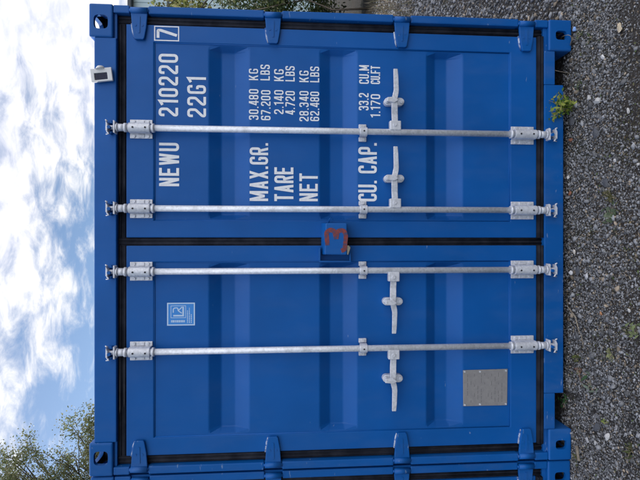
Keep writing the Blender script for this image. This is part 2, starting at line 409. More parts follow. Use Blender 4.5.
# ------------------------------------------------------------------ ground
def ground_h(x, y):
    bank = 0.013 * math.exp(-((y - .03) / .07) ** 2) * (1 if -.84 < x < .85 else 0) if -.4 < y < .4 else 0
    return bank + 0.012 * mnoise.noise(Vector((x * 1.3, y * 1.3, 0.3))) + 0.006 * mnoise.noise(Vector((x * 5, y * 5, 4.0))) - 0.006
def axis(lo, hi, step, far):
    a = list(np.arange(lo, hi + 1e-6, step)); s_ = step; x = hi; y = lo
    while x < far:
        s_ *= 1.35; x += s_; y -= s_; a.append(x); a.insert(0, y)
    return np.array(a)
gx, gy = axis(-3.0, 5.0, 0.06, 1200), axis(-2.0, 7.5, 0.06, 1200)
V = np.array([(x, y, ground_h(x, y) if abs(x) < 40 and abs(y) < 40 else -0.006) for y in gy for x in gx])
nx = len(gx); idx = np.arange(len(V)).reshape(len(gy), nx)
F = np.stack([idx[:-1, :-1], idx[:-1, 1:], idx[1:, 1:], idx[1:, :-1]], -1).reshape(-1, 4)
tag(np_mesh('ground', V, F, M_SOIL, smooth=True), kind='structure')

# gravel: crushed stones nobody could count
tmp = bmesh.new(); bmesh.ops.create_icosphere(tmp, subdivisions=1, radius=1.0)
ICO_V = np.array([v.co[:] for v in tmp.verts]); ICO_F = np.array([[v.index for v in f.verts] for f in tmp.faces]); tmp.free()
def stone_cloud(px, py, size, tint, sink=0.25):
    n = len(px)
    v = np.repeat(ICO_V[None], n, 0) * (1 + rng.normal(0, 0.24, (n, len(ICO_V), 1)))
    v *= (size[:, None, None] / 2) * np.stack([rng.uniform(.75, 1.35, n), rng.uniform(.7, 1.1, n), rng.uniform(.45, .85, n)], -1)[:, None, :]
    a = rng.uniform(0, 2 * math.pi, n); t = rng.normal(0, .35, n)
    ca, sa, ct, st = np.cos(a), np.sin(a), np.cos(t), np.sin(t)
    x, y, z = v[..., 0].copy(), v[..., 1].copy(), v[..., 2].copy()
    y, z = y * ct[:, None] - z * st[:, None], y * st[:, None] + z * ct[:, None]
    x, y = x * ca[:, None] - y * sa[:, None], x * sa[:, None] + y * ca[:, None]
    gz = np.array([ground_h(p, q) for p, q in zip(px, py)])
    z += (gz + size * (0.3 - sink) + rng.uniform(-.002, .004, n))[:, None]
    v = np.stack([x + px[:, None], y + py[:, None], z], -1).reshape(-1, 3)
    f = (ICO_F[None] + (np.arange(n) * len(ICO_V))[:, None, None]).reshape(-1, 3)
    return v, f, np.repeat(tint, len(ICO_V), 0)
def stone_tints(n):
    g = rng.uniform(0.0, 1.0, n) ** 1.6
    base = 0.075 + 0.275 * g
    t = np.stack([base * 0.98, base, base * 1.06], -1)
    k = rng.random(n)
    t[k < .10] *= np.array([1.25, 1.0, .72])
    t[k > .995] = np.array([.42, .41, .40]) * rng.uniform(.6, 1.1, ((k > .995).sum(), 1))
    return t
def bare(x, y):
    """0 where gravel lies thick, towards 1 where brown soil shows between the stones"""
    a = np.clip((-y - 0.30) / 0.16, 0, 1)
    b_ = np.array([mnoise.noise(Vector((p * 2.6, q * 2.6, 9.0))) for p, q in zip(x, y)])
    s = np.where(x > 0.0, 1.0, 0.45)
    return np.clip(a * s * (0.70 + 0.9 * b_) + np.clip(b_ - .30, 0, 1) * .6, 0, .88)
parts = []
def scatter(x0, x1, y0, y1, dens, lo, hi, use_bare=True):
    n = int((x1 - x0) * (y1 - y0) * dens)
    x, y = rng.uniform(x0, x1, n), rng.uniform(y0, y1, n)
    keep = rng.random(n) > (bare(x, y) if use_bare else 0)
    x, y = x[keep], y[keep]; n = len(x)
    s = lo + (hi - lo) * rng.random(n) ** 2.6
    parts.append(stone_cloud(x, y, s, stone_tints(n)))
scatter(-1.75, 1.75, -0.85, 0.10, 15000, .006, .016)
scatter(-1.75, 1.75, -0.85, 0.10, 300, .016, .036)
scatter(-1.5, 1.5, -0.70, 0.06, 7000, .003, .008, False)
scatter(-3.4, -1.75, -1.1, 0.10, 2400, .010, .030); scatter(1.75, 3.4, -1.1, 0.10, 2400, .010, .030)
scatter(-1.75, 1.75, -1.6, -0.85, 1900, .010, .030)
scatter(1.24, 2.6, 0.10, 2.2, 2600, .010, .034); scatter(1.6, 3.6, 2.2, 4.2, 1500, .014, .045)
scatter(2.6, 4.4, 0.10, 2.2, 900, .014, .04); scatter(2.2, 5.0, 4.2, 6.0, 500, .016, .05)
vs_, fs_, ts_, o_ = [], [], [], 0
for v, f, t in parts: vs_.append(v); fs_.append(f + o_); ts_.append(t); o_ += len(v)
tag(np_mesh('gravel', np.concatenate(vs_), np.concatenate(fs_), M_STONE, np.concatenate(ts_)),
    'grey crushed stone gravel spread over the brown soil', 'gravel', kind='stuff')

# ------------------------------------------------------------------ the shipping container
HW, HT, LEN = 1.219, 2.591, 6.058
Y_LIP, Y_DOOR, Y_PAN, Y_GAS = 0.006, 0.026, 0.034, 0.046
RODS_R = (0.578, 0.163)

def corner_casting(sx, top, rear=False):
    """hollow cast block with a hole in its front, side and top or bottom face"""
    z0, z1 = (HT - 0.120, HT) if top else (0.0, 0.132 if not rear else 0.12)
    x0, x1 = (1.046, HW) if sx > 0 else (-HW, -1.046)
    t = MB().box(x0, x1, 0, 0.178, z0, z1, 0.011, seg=3)
    xc, zm = (x0 + x1) / 2 + sx * 0.004, (z0 + z1) / 2
    body = t.build('corner_casting', [M_PAINT_WORN, M_DARK])
    cut = MB()
    cut.box(x0 + .024, x1 - .024, .022, .156, z0 + .022, z1 - .022, mi=1)
    def slot(cx_, cz_, a, bb, y0, y1, ax):
        pts = []
        for k in range(24):
            an = 2 * math.pi * k / 24
            c_, s_ = math.cos(an), math.sin(an)
            e = 0.55
            pts.append((cx_ + a * abs(c_) ** e * (1 if c_ > 0 else -1), cz_ + bb * abs(s_) ** e * (1 if s_ > 0 else -1)))
        return pts
    objs = []
    if top: hole = slot(xc - sx * .012, z0 + .060, .036, .036, 0, 0, 'Y')
    else: hole = slot(xc - sx * .004, z0 + .061, .025, .032, 0, 0, 'Y')
    h1 = MB().prism(hole, -.02, .05, axis='Y')
    h2 = MB().prism(slot(.089, zm, .040, .026, 0, 0, 'X'), x1 - .06 if sx > 0 else x0 - .02, x1 + .02 if sx > 0 else x0 + .06, axis='X')
    h3 = MB().prism(slot(xc, .089, .032, .062, 0, 0, 'Z'), z1 - .05 if top else z0 - .02, z1 + .02 if top else z0 + .05, axis='Z')
    for q in (cut, h1, h2, h3):
        oc = q.build('cut', [M_PAINT_WORN, M_DARK]); objs.append(oc)
        md = body.modifiers.new('b', 'BOOLEAN'); md.operation = 'DIFFERENCE'; md.object = oc; md.solver = 'EXACT'
    dg = bpy.context.evaluated_depsgraph_get(); dg.update()
    me = bpy.data.meshes.new_from_object(body.evaluated_get(dg))
    body.modifiers.clear(); body.data = me
    for oc in objs: bpy.data.objects.remove(oc)
    if rear: body.location.y = LEN; body.scale.y = -1
    return body

def ring(mb, x0, x1, z0, z1, X0, X1, Z0, Z1, y0, y1, bev):
    """rectangular frame: outer x0..x1,z0..z1, opening X0..X1,Z0..Z1"""
    t = bmesh.new()
    O = [(x0, z0), (x1, z0), (x1, z1), (x0, z1)]; I = [(X0, Z0), (X1, Z0), (X1, Z1), (X0, Z1)]
    f = [[t.verts.new((a, y, b_)) for a, b_ in Q] for Q in (O, I) for y in (y0, y1)]
    of, ob, jf, jb = f
    for i in range(4):
        j = (i + 1) % 4
        t.faces.new((of[i], of[j], jf[j], jf[i])); t.faces.new((ob[j], ob[i], jb[i], jb[j]))
        t.faces.new((of[j], of[i], ob[i], ob[j])); t.faces.new((jf[i], jf[j], jb[j], jb[i]))
    bmesh.ops.recalc_face_normals(t, faces=list(t.faces))
    ed = [e for e in t.edges if len(e.link_faces) == 2 and e.calc_face_angle(0) > R(40)]
    bmesh.ops.bevel(t, geom=ed, offset=bev, segments=2, profile=0.6, affect='EDGES')
    mb.join(t, 0)

GROOVES = [(1.988, 1.926, 1.853, 1.774), (1.399, 1.340, 1.268, 1.194), (.813, .755, .688, .607)]
def make_door(s, parent):
    """s = +1 the door on the right (lettered), -1 the door on the left"""
    xa, xb = (0.013, 1.127) if s > 0 else (-1.128, -0.030)
    pa, pb = (0.102, 1.038) if s > 0 else (-1.036, -0.115)
    mb = MB()
    ring(mb, xa, xb, .190, 2.411, pa, pb, .340, 2.271, Y_DOOR, .075, .004)
    # corrugated steel sheet with three horizontal grooves
    D = .036
    zs = [(2.274, 0)]
    for a, b_, c, d in GROOVES: zs += [(a, 0), (b_, D), (c, D), (d, 0)]
    zs.append((.337, 0))
    xs = [(pa - .002, 0), (pa + .006, 0), (pa + .034, 1), (pb - .034, 1), (pb - .006, 0), (pb + .002, 0)]
    t = bmesh.new()
    g = [[t.verts.new((x, Y_PAN + d * k, z)) for x, k in xs] for z, d in zs]
    for i in range(len(g) - 1):
        for j in range(len(xs) - 1): t.faces.new((g[i][j], g[i + 1][j], g[i + 1][j + 1], g[i][j + 1]))
    bmesh.ops.recalc_face_normals(t, faces=list(t.faces))
    ed = [e for e in t.edges if len(e.link_faces) == 2 and e.calc_face_angle(0) > R(15)]
    bmesh.ops.bevel(t, geom=ed, offset=.005, segments=3, profile=0.5, affect='EDGES')
    mb.join(t, 0)
    # weld bead round the sheet
    for z in (2.2690, .3420): mb.tube([(pa, Y_PAN - .001, z), (pb, Y_PAN - .001, z)], .004, 6)
    for x in (pa + .001, pb - .001): mb.tube([(x, Y_PAN - .001, .345), (x, Y_PAN - .001, 2.266)], .0035, 6)
    door = mb.build('door', M_PAINT, parent)
    # inner lining so that the door is closed from behind
    # rubber seal with two lips
    gk = MB()
    ox0, ox1 = (1.1275, 1.1715) if s > 0 else (-1.1715, -1.1285)
    def strip(x0, x1, z0, z1, horiz, Y_GAS=Y_GAS - .008):
        gk.box(x0, x1, Y_GAS, .066, z0, z1)
        if horiz:
            h = z1 - z0
            for q in (.22, .72): gk.tube([(x0, Y_GAS, z0 + h * q), (x1, Y_GAS, z0 + h * q)], .006, 6)
        else:
            w = x1 - x0
            for q in (.28, .74): gk.tube([(x0 + w * q, Y_GAS, z0), (x0 + w * q, Y_GAS, z1)], .006, 6)
    strip(ox0, ox1, .1555, 2.4545, False)
    ix0, ix1 = (0.013, 1.1275) if s > 0 else (-1.1285, -.030)
    strip(ix0, ix1, 2.4115, 2.4545, True); strip(ix0, ix1, .1555, .1895, True, .014)
    if s > 0:
        strip(-.0295, .0125, .1555, 2.4545, False)
    gk.build('gasket', M_RUBBER, door)
    # hinges
    for zc_ in (2.341, 1.648, .953, .255):
        hb = MB()
        pts = [(1.178, .042), (1.105, .036), (1.050, .026), (1.043, .020), (1.043, -.020), (1.050, -.026), (1.105, -.036), (1.178, -.042)]
        hb.prism([(s * a, zc_ + q) for a, q in pts], .008, .0235, .0035)
        hb.cyl((s * 1.192, .010, zc_), 'Z', .0155, .085, 14)
        hb.cyl((s * 1.192, .010, zc_ + .044), 'Z', .008, .010, 8); hb.cyl((s * 1.192, .010, zc_ - .044), 'Z', .008, .010, 8)
        # raised web along the blade and its weld at the seal side
        hb.prism([(s * 1.160, zc_ + .006), (s * 1.075, zc_ + .004), (s * 1.075, zc_ - .004), (s * 1.160, zc_ - .006)], .0055, .0085)
        hb.tube([(s * 1.128, .022, zc_ + .041), (s * 1.075, .024, zc_ + .033), (s * 1.05, .025, zc_ + .027)], [.005, .006, .003], 6, mi=1)
        hb.cyl((s * 1.115, .008, zc_ + .018), 'Y', .006, .004, 8); hb.cyl((s * 1.115, .008, zc_ - .016), 'Y', .006, .004, 8)
        hb.build('hinge', [M_PAINT_WORN, M_WELD], door)
    # galvanised locking gear
    YR = -.012
    for i, rx in enumerate(RODS_R):
        x = s * rx
        MB().tube([(x, YR, .155), (x, YR, 2.452)], .0165, 18).build('locking_rod', M_GALV, door)
        for top in (True, False):
            z0, z1 = (2.275, 2.390) if top else (.210, .340)
            rb = MB(); zc_ = (z0 + z1) / 2; h = (z1 - z0) / 2
            for q in (-1, 1):
                rb.box(x + q * .0365 - .0125, x + q * .0365 + .0125, Y_DOOR - .009, Y_DOOR - .0005, z0, z1, .003)
                for zz in (zc_ - h * .62, zc_ + h * .62):
                    rb.cyl((x + q * .0385, Y_DOOR - .012, zz), 'Y', .0075, .008, 8)
                rb.box(x + q * .0365 - .009, x + q * .0365 + .009, Y_DOOR - .013, Y_DOOR - .0085, zc_ - h * .30, zc_ + h * .30, .002)
            # saddle over the rod
            pts = [(x - .026, Y_DOOR - .001), (x - .026, YR)] + [(x + .026 * math.cos(a), YR - .024 * math.sin(a)) for a in np.linspace(math.pi * .94, math.pi * .06, 10)] + [(x + .026, YR), (x + .026, Y_DOOR - .001)]
            rb.prism(pts, z0 + .004, z1 - .004, .002, axis='Z')
            for zz in (zc_ - h * .58, zc_ + h * .50): rb.cyl((x - .002, YR - .0245, zz), 'Y', .0048, .004, 8, mi=1)
            e1, e2 = (z0 - .012, z1 + .012)
            rb.cyl((x, YR, e1), 'Z', .0235, .012, 16); rb.cyl((x, YR, e2), 'Z', .0235, .014, 16)
            rb.build('rod_bracket', [M_CAST, M_DARK], door)
            # cam at the end of the rod
            cm = MB(); sg = 1 if top else -1
            ze = 2.402 if top else .196
            cm.cyl((x, YR, ze + sg * .020), 'Z', .0185, .034, 16, r2=.0195)
            cm.cyl((x, YR, ze + sg * .042), 'Z', .0225, .008, 16)
            zt = ze + sg * .053
            cm.prism([(x - .032, zt - .0045), (x + .030, zt - .0045), (x + .034, zt + .0045), (x - .030, zt + .0045)], YR - .020, YR + .022, .002)
            cm.cyl((x, YR + .002, zt + sg * .018), 'Z', .0115, .034, 12)
            zt2 = zt + sg * .036
            cm.prism([(x - .026, zt2 - .004), (x + .012, zt2 - .005), (x + .030, zt2 + .004), (x - .020, zt2 + .005)], YR - .022, YR + .016, .0015)
            cm.tube([(x + .030, YR - .006, zt2), (x + .037, YR - .010, zt2 + sg * .010)], [.005, .003], 8)
            cm.tube([(x - .024, YR - .012, zt2), (x - .036, YR - .014, zt2 - sg * .010), (x - .038, YR - .010, zt2 + sg * .006)], [.0055, .0045, .003], 8)
            cm.build('cam', M_CAST, door)
        gd = MB()
        zg = 1.167
        pts = [(x - .024, YR + .02), (x - .023, YR)] + [(x + .023 * math.cos(a), YR - .021 * math.sin(a)) for a in np.linspace(math.pi * .94, math.pi * .06, 10)] + [(x + .023, YR), (x + .024, YR + .02)]
        gd.prism(pts, zg - .019, zg + .019, .0015, axis='Z')
        for q in (-1, 1):
            gd.box(x + q * .0345 - .0125, x + q * .0345 + .0125, Y_DOOR - .006, Y_PAN - .0005, zg - .021, zg + .021, .004)
            gd.cyl((x + q * .036, Y_DOOR - .009, zg), 'Y', .009, .008, 10)
        gd.cyl((x, YR - .0215, zg), 'Y', .0045, .004, 8, mi=1)
        gd.build('rod_guide', [M_CAST, M_DARK], door)
        # handle with its hub, laid flat against the door, and the catch that holds it
        hd = MB(); zh = .998 if s > 0 else 1.006
        hd.box(min(x + s * .008, x + s * .058), max(x + s * .008, x + s * .058), YR - .020, YR + .016, zh - .030, zh + .030, .005)
        hd.cyl((x + s * .036, YR - .021, zh + .004), 'Y', .009, .010, 10)
        prof = [(.050, .016, .000), (.095, .0165, .002), (.130, .0165, .005), (.172, .0150, .006), (.206, .0150, -.004), (.226, .0135, -.007), (.300, .0125, -.005), (.338, .0110, -.003)]
        t = bmesh.new(); rings_ = []
        for d, hh, dz in prof:
            yy = YR - .002 - (.012 if .11 < d < .20 else 0)
            rings_.append([t.verts.new((x + s * d, yy + a, zh + dz + b_)) for a, b_ in ((-.006, -hh), (-.006, hh), (.006, hh), (.006, -hh))])
        for a, c in zip(rings_, rings_[1:]):
            for k in range(4): t.faces.new((a[k], a[(k + 1) % 4], c[(k + 1) % 4], c[k]))
        t.faces.new(rings_[0]); t.faces.new(rings_[-1][::-1]); bmesh.ops.recalc_face_normals(t, faces=list(t.faces))
        bmesh.ops.bevel(t, geom=list(t.edges), offset=.0028, segments=2, profile=.6, affect='EDGES')
        hd.join(t, 0); hd.build('handle', M_CAST, door)
        ct = MB(); xc = x + s * .168
        pl = [(xc + .021 * math.cos(a), zh + .034 + .021 * math.sin(a)) for a in np.linspace(0, math.pi, 9)] + \
             [(xc + .021 * math.cos(a), zh - .034 + .021 * math.sin(a)) for a in np.linspace(math.pi, 2 * math.pi, 9)]
        ct.prism(pl, YR + .012, Y_PAN - .0005, .003)
        for q in (-1, 1): ct.cyl((xc, YR + .008, zh + q * .040), 'Y', .0115, .012, 12); ct.cyl((xc, YR + .001, zh + q * .040), 'Y', .006, .006, 8)
        ct.prism([(xc - .011, zh + .050), (xc + .011, zh + .046), (xc + .014, zh + .008), (xc - .004, zh - .014), (xc - .016, zh + .006)], YR - .030, YR - .018, .003)
        ct.cyl((xc, YR - .005, zh + .040), 'Y', .007, .030, 10)
        ct.build('handle_catch', M_CAST, door)
    return door

def make_container():
    root = empty('shipping_container')
    for top in (True, False):
        for s in (1, -1):
            for rear in (False, True):
                corner_casting(s, top, rear).parent = root
    for s in (1, -1):
        p = MB()
        def bx(a, c, *k, **kw): p.box(min(s * a, s * c), max(s * a, s * c), *k, **kw)
        # outer lip of the post in lengths between the hinges, then the post behind
        zz = [.1325, .255, .953, 1.648, 2.341, 2.4705]
        for i in range(5):
            z0 = zz[i] + (.048 if i else 0); z1 = zz[i + 1] - (.048 if i < 4 else 0)
            bx(1.176, 1.2165, Y_LIP, .060, z0, z1, bev=.006)
        bx(1.180, 1.2155, .022, .060, .14, 2.46)
        bx(1.128, 1.2160, 0.0603, .150, .1325, 2.4705, bev=.003)
        p.build('corner_post', M_PAINT_WORN, root)
        MB().box(min(s * 1.115, s * 1.2155), max(s * 1.115, s * 1.2155), LEN - .151, LEN - .006, .121, 2.470, .006).build('corner_post', M_PAINT_WORN, root)
    h = MB()
    h.box(-1.0455, 1.0455, Y_LIP, .060, 2.4550, 2.566, .005); h.box(-1.0455, 1.0455, .0605, .16, 2.430, 2.5660)
    for s in (1, -1): h.box(min(s * 1.046, s * 1.176), max(s * 1.046, s * 1.176), .020, .060, 2.4555, 2.4700, .002)
    h.build('header', M_PAINT, root)
    sl = MB()
    sl.box(-.848, .859, Y_LIP, .060, .045, .155, .005)
    for a, c in ((.8595, 1.0455), (-1.0455, -.8485)): sl.box(a, c, Y_LIP, .060, .094, .155, .004)
    for a, c in ((1.0455, 1.176), (-1.176, -1.0455)): sl.box(a, c, .020, .060, .1325, .155, .002)
    for a in (.861, -.850): sl.box(a - .006, a + .002, .061, .13, .045, .12)
    sl.box(-1.0455, 1.0455, .131, .150, .045, .150)
    sl.build('sill', M_PAINT_WORN, root)
    # cam keepers on header and sill, painted with the container
    for s in (1, -1):
        for rx in RODS_R:
            for zc_ in (2.478, .132):
                k = MB(); x = s * rx
                k.prism([(x - .036, zc_ + .004), (x - .022, zc_ + .010), (x - .022, zc_ - .010), (x - .036, zc_ - .004)], -.018, Y_LIP + .001, .002)
                k.prism([(x + .020, zc_ + .011), (x + .034, zc_ + .006), (x + .034, zc_ - .006), (x + .020, zc_ - .011)], -.018, Y_LIP + .001, .002)
                k.cyl((x - .004, -.032, zc_), 'Y', .0085, .020, 10)
                k.build('cam_keeper', M_PAINT_WORN, root)
    # side walls: corrugated sheet between rails
    for s in (1, -1):
        prof = []; y = .150
        while y < LEN - .18:
            for dy, d in ((0, .0), (.072, .0), (.140, .036), (.210, .036)): prof.append((min(y + dy, LEN - .15), d))
            y += .278
        prof.append((LEN - .15, 0.0))
        t = bmesh.new(); a = [t.verts.new((s * (1.205 - d), y_, .165)) for y_, d in prof]; c = [t.verts.new((s * (1.205 - d), y_, 2.515)) for y_, d in prof]
        for i in range(len(prof) - 1): t.faces.new((a[i], a[i + 1], c[i + 1], c[i]))
        w = MB(); w.join(t, 0)
        w.box(min(s * 1.155, s * 1.214), max(s * 1.155, s * 1.214), .1785, LEN - .1785, .030, .165, .004)
        w.box(min(s * 1.155, s * 1.214), max(s * 1.155, s * 1.214), .1785, LEN - .1785, 2.515, 2.575, .004)
        w.build('side_wall', M_PAINT, root)
    rf = MB(); t = bmesh.new(); prof = []; y = .160
    while y < LEN - .2:
        for dy, d in ((0, 0), (.09, 0), (.11, .018), (.19, .018)): prof.append((y + dy, d))
        y += .21
    a = [t.verts.new((-1.16, y_, 2.556 + d)) for y_, d in prof]; c = [t.verts.new((1.16, y_, 2.556 + d)) for y_, d in prof]
    for i in range(len(prof) - 1): t.faces.new((a[i], a[i + 1], c[i + 1], c[i]))
    rf.join(t, 0); rf.build('roof', M_PAINT, root)
    bw = MB()
    for k in range(9):
        x0 = -1.12 + k * .2489
        bw.prism([(x0, LEN - .02), (x0 + .07, LEN - .02), (x0 + .12, LEN - .055), (x0 + .19, LEN - .055), (x0 + .2489, LEN - .021), (x0 + .2489, LEN - .06), (x0, LEN - .06)][:5] + [(x0 + .2489, LEN - .07), (x0, LEN - .07)], .14, 2.47, axis='Z')
    bw.box(-1.045, 1.045, LEN - .06, LEN - .004, 2.471, 2.575); bw.box(-1.045, 1.045, LEN - .06, LEN - .004, .03, .139)
    bw.build('back_wall', M_PAINT, root)
    fl = MB(); fl.box(-1.15, 1.15, .16, LEN - .08, .140, .168, mi=1)
    for k in range(14): fl.box(-1.15, 1.15, .35 + k * .41, .40 + k * .41, .03, .139)
    fl.build('floor', [M_PAINT_WORN, M_TIMBER], root)
    dr, dl = make_door(1, root), make_door(-1, root)
    # lock box over the gap between the doors
    lb = MB()
    t = bmesh.new()
    x0, x1, z0, z1 = -.080, .092, 1.262, 1.392
    q = [[t.verts.new(p) for p in L] for L in (
        [(x0, Y_DOOR - .002, z0), (x1, Y_DOOR - .002, z0), (x1, Y_DOOR - .002, z1), (x0, Y_DOOR - .002, z1)],
        [(x0 + .002, -.052, z0), (x1 - .004, -.060, z0), (x1 - .004, -.050, z1 - .020), (x0 + .004, -.046, z1 - .014)])]
    for i in range(4): t.faces.new((q[0][i], q[0][(i + 1) % 4], q[1][(i + 1) % 4], q[1][i]))
    t.faces.new(q[1]); t.faces.new(q[0][::-1]); bmesh.ops.recalc_face_normals(t, faces=list(t.faces))
    bmesh.ops.bevel(t, geom=list(t.edges), offset=.006, segments=3, profile=.6, affect='EDGES')
    lb.join(t, 0)
    # receiver bracket on the left door
    lb.box(-.118, -.110, -.020, Y_DOOR - .001, 1.235, 1.405, .002); lb.box(-.110, -.040, -.018, Y_DOOR - .001, 1.398, 1.406, .002)
    lb.box(-.110, -.030, -.018, Y_DOOR - .001, 1.236, 1.243, .002)
    # bent wire hook at the outer side
    lb.tube([(.090, .012, 1.352), (.110, -.004, 1.350), (.119, -.008, 1.343), (.116, -.006, 1.334), (.108, -.004, 1.333)], .0028, 6)
    box = lb.build('lock_box', M_PAINT_WORN, root)
    pk = MB(); pk.prism([(-.078, 1.252), (-.040, 1.240), (-.028, 1.250), (-.030, 1.2605), (-.076, 1.2605)], -.040, -.018, .003)
    pk.build('padlock', M_LOCK, box)
    return root, dr, dl, box

cont, door_r, door_l, lockbox = make_container()
tag(cont, 'blue steel shipping container with white lettering on its doors and four galvanised locking rods', 'shipping container', 'shipping containers standing side by side')
door_r['label'] = 'blue door with white stencilled weights and numbers'
door_l['label'] = 'blue door with a small certification sticker and grey plate'

# the neighbour: same make, no such lettering, standing tight against the left
def kids(o): return [c for c in bpy.data.objects if c.parent == o]
def copy_tree(o, parent=None):
    c = o.copy(); COL.objects.link(c); c.parent = parent
    for k_ in ('label', 'category'):
        if k_ in c: del c[k_]
    for ch in kids(o):
        if ch not in made: made.add(copy_tree(ch, c))
    made.add(c); return c
made = set()
nb_c = copy_tree(cont)
nb_c.location = (-2.447, .012, -.002)
tag(nb_c, 'blue shipping container left of the lettered one, only its hinge edge and corner showing', 'shipping container', 'shipping containers standing side by side')

# lettering painted on the right door
YT = Y_PAN - .0006
def WR(t, x0, x1, z0, z1, **k):
    lt = MB(); write(lt, t, x0, x1, z0, z1, YT, **k); lt.build('lettering', M_WHITE, door_r)
WR('NEWU', .284, .511, 2.142, 2.245); WR('210220', .651, .980, 2.147, 2.248); WR('22G1', .649, .862, 2.002, 2.100)
WR('MAX.GR.', .208, .518, 1.675, 1.773, gap=.11); WR('TARE', .208, .391, 1.540, 1.642, gap=.11); WR('NET', .209, .358, 1.409, 1.508, gap=.12)
WR('CU. CAP.', .211, .527, 1.087, 1.189, gap=.10)
for t_, x0, x1, z0, z1 in (('30.480', .641, .805, 1.726, 1.777), ('67.200', .640, .801, 1.662, 1.713), ('KG', .852, .914, 1.728, 1.777), ('LBS', .853, .937, 1.666, 1.716),
                           ('2.140', .674, .803, 1.593, 1.643), ('4.720', .672, .799, 1.532, 1.583), ('KG', .850, .915, 1.592, 1.643), ('LBS', .851, .933, 1.533, 1.583),
                           ('28.340', .638, .801, 1.458, 1.508), ('62.480', .640, .799, 1.401, 1.450), ('KG', .848, .911, 1.458, 1.508), ('LBS', .849, .934, 1.401, 1.450),
                           ('33.2', .704, .797, 1.132, 1.186), ('1.170', .667, .793, 1.068, 1.121), ('CU.M', .848, .949, 1.130, 1.184), ('CU.FT', .849, .946, 1.069, 1.121)):
    WR(t_, x0, x1, z0, z1, gap=.12, bold=.98)
YF = Y_DOOR - .0006
lt = MB(); write(lt, '7', 1.060, 1.107, 2.152, 2.256, YF)
bxp = [Vector(p) for p in ((1.047, 2.143), (1.120, 2.143), (1.120, 2.266), (1.047, 2.266))]
ribbon(lt, bxp, .0055, lambda a, b_: (a, YF, b_), True)
lt.build('check_digit', M_WHITE, door_r)

# certification sticker on the left door: pale border, monogram in a square, small print
st = MB()
sx0, sx1, sz0, sz1 = -.451, -.331, 2.060, 2.204
ys = Y_PAN - .0005
def quad(mb, x0, x1, z0, z1, y, mi):
    f = mb.bm.faces.new([mb.bm.verts.new(p) for p in ((x0, y, z0), (x1, y, z0), (x1, y, z1), (x0, y, z1))]); f.material_index = mi
quad(st, sx0, sx1, sz0, sz1, ys, 0)
def rect_line(x0, x1, z0, z1, w, y):
    ribbon(st, [Vector(p) for p in ((x0, z0), (x1, z0), (x1, z1), (x0, z1))], w, lambda a, b_: (a, y, b_), True, 1)
rect_line(sx0 + .003, sx1 - .003, sz0 + .003, sz1 - .003, .0065, ys - .0004)
# rotate the small layout with the sticker: square monogram field upper right
mx0, mx1, mz0, mz1 = -.410, -.347, 2.108, 2.184
rect_line(mx0, mx1, mz0, mz1, .0028, ys - .0004)
ribbon(st, [Vector(p) for p in ((-.399, 2.172), (-.399, 2.121), (-.352, 2.121))], .0085, lambda a, b_: (a, ys - .0005, b_), False, 1)
ribbon(st, fillet([(-.386, 2.128), (-.372, 2.148), (-.358, 2.148), (-.358, 2.172), (-.383, 2.172)], .012), .0055, lambda a, b_: (a, ys - .0006, b_), False, 1)
ribbon(st, [Vector(p) for p in ((-.372, 2.146), (-.353, 2.126))], .0055, lambda a, b_: (a, ys - .0007, b_), False, 1)
rs = random.Random(3)
z = 2.108
for (xx, wd) in ((-.4285, .012), ):
    zz = 2.112
    while zz < 2.184:
        l_ = rs.uniform(.004, .009); quad(st, xx - wd / 2, xx + wd / 2, zz, min(zz + l_, 2.186), ys - .0004, 1); zz += l_ + .0022
for row, (x_end) in zip((2.0985, 2.0885, 2.0785), (-.372, -.358, -.392)):
    xx = -.438
    while xx < x_end:
        l_ = rs.uniform(.003, .010); quad(st, xx, min(xx + l_, x_end), row - .0022, row + .0022, ys - .0004, 1); xx += l_ + .002
st.build('certification_sticker', [M_STICK, M_STICKW], door_l)

# grey metal data plate with engraved rows and rivets
dp = MB()
px0, px1, pz0, pz1 = -.916, -.717, .357, .607
dp.prism([(px0, pz0), (px1 + .002, pz0 - .003), (px1, pz1), (px0 + .001, pz1 - .001)], Y_PAN - .005, Y_PAN - .0005, .0012)
for a, c in ((px0 + .008, pz0 + .008), (px1 - .007, pz0 + .007), (px0 + .008, pz1 - .009), (px1 - .008, pz1 - .008), ((px0 + px1) / 2 - .09, (pz0 + pz1) / 2 + .03), ((px0 + px1) / 2 + .09, (pz0 + pz1) / 2 + .03)):
    dp.cyl((a, Y_PAN - .006, c), 'Y', .005, .004, 10, mi=2)
for k in range(11):
    zz = .582 - k * .0195; xx = px0 + .020
    while xx < px1 - .03:
        l_ = rs.uniform(.005, .028)
        if rs.random() < (.62 if k in (0, 1, 4, 9, 10) else .34): quad(dp, xx, min(xx + l_, px1 - .016), zz - .0016, zz + .0016, Y_PAN - .0054, 1)
        xx += l_ + .005
dp.build('data_plate', [M_PLATE, M_ENGR, M_GALV], door_l)

# hand painted red figure 3 on the lock box: it lies on the sloping front face
mk = MB()
def on_box(a, b_):
    u = (a + .080) / .172; v = (b_ - 1.262) / .116
    y0 = -.052 - .008 * u; y1 = -.046 - .004 * u
    return (a, y0 + (y1 - y0) * v - .0008, b_)
up = fillet([(-.028, 1.364), (.040, 1.370), (.054, 1.352), (.048, 1.328), (.006, 1.318)], .020)
lo_ = fillet([(.006, 1.3185), (.050, 1.312), (.050, 1.276), (.020, 1.268), (-.050, 1.274), (-.056, 1.292)], .020)
ribbon(mk, up, .0235, on_box); ribbon(mk, lo_, .0225, lambda a, b_: tuple(Vector(on_box(a, b_)) - Vector((0, .0004, 0))))
mk.build('painted_number', M_RED, lockbox)

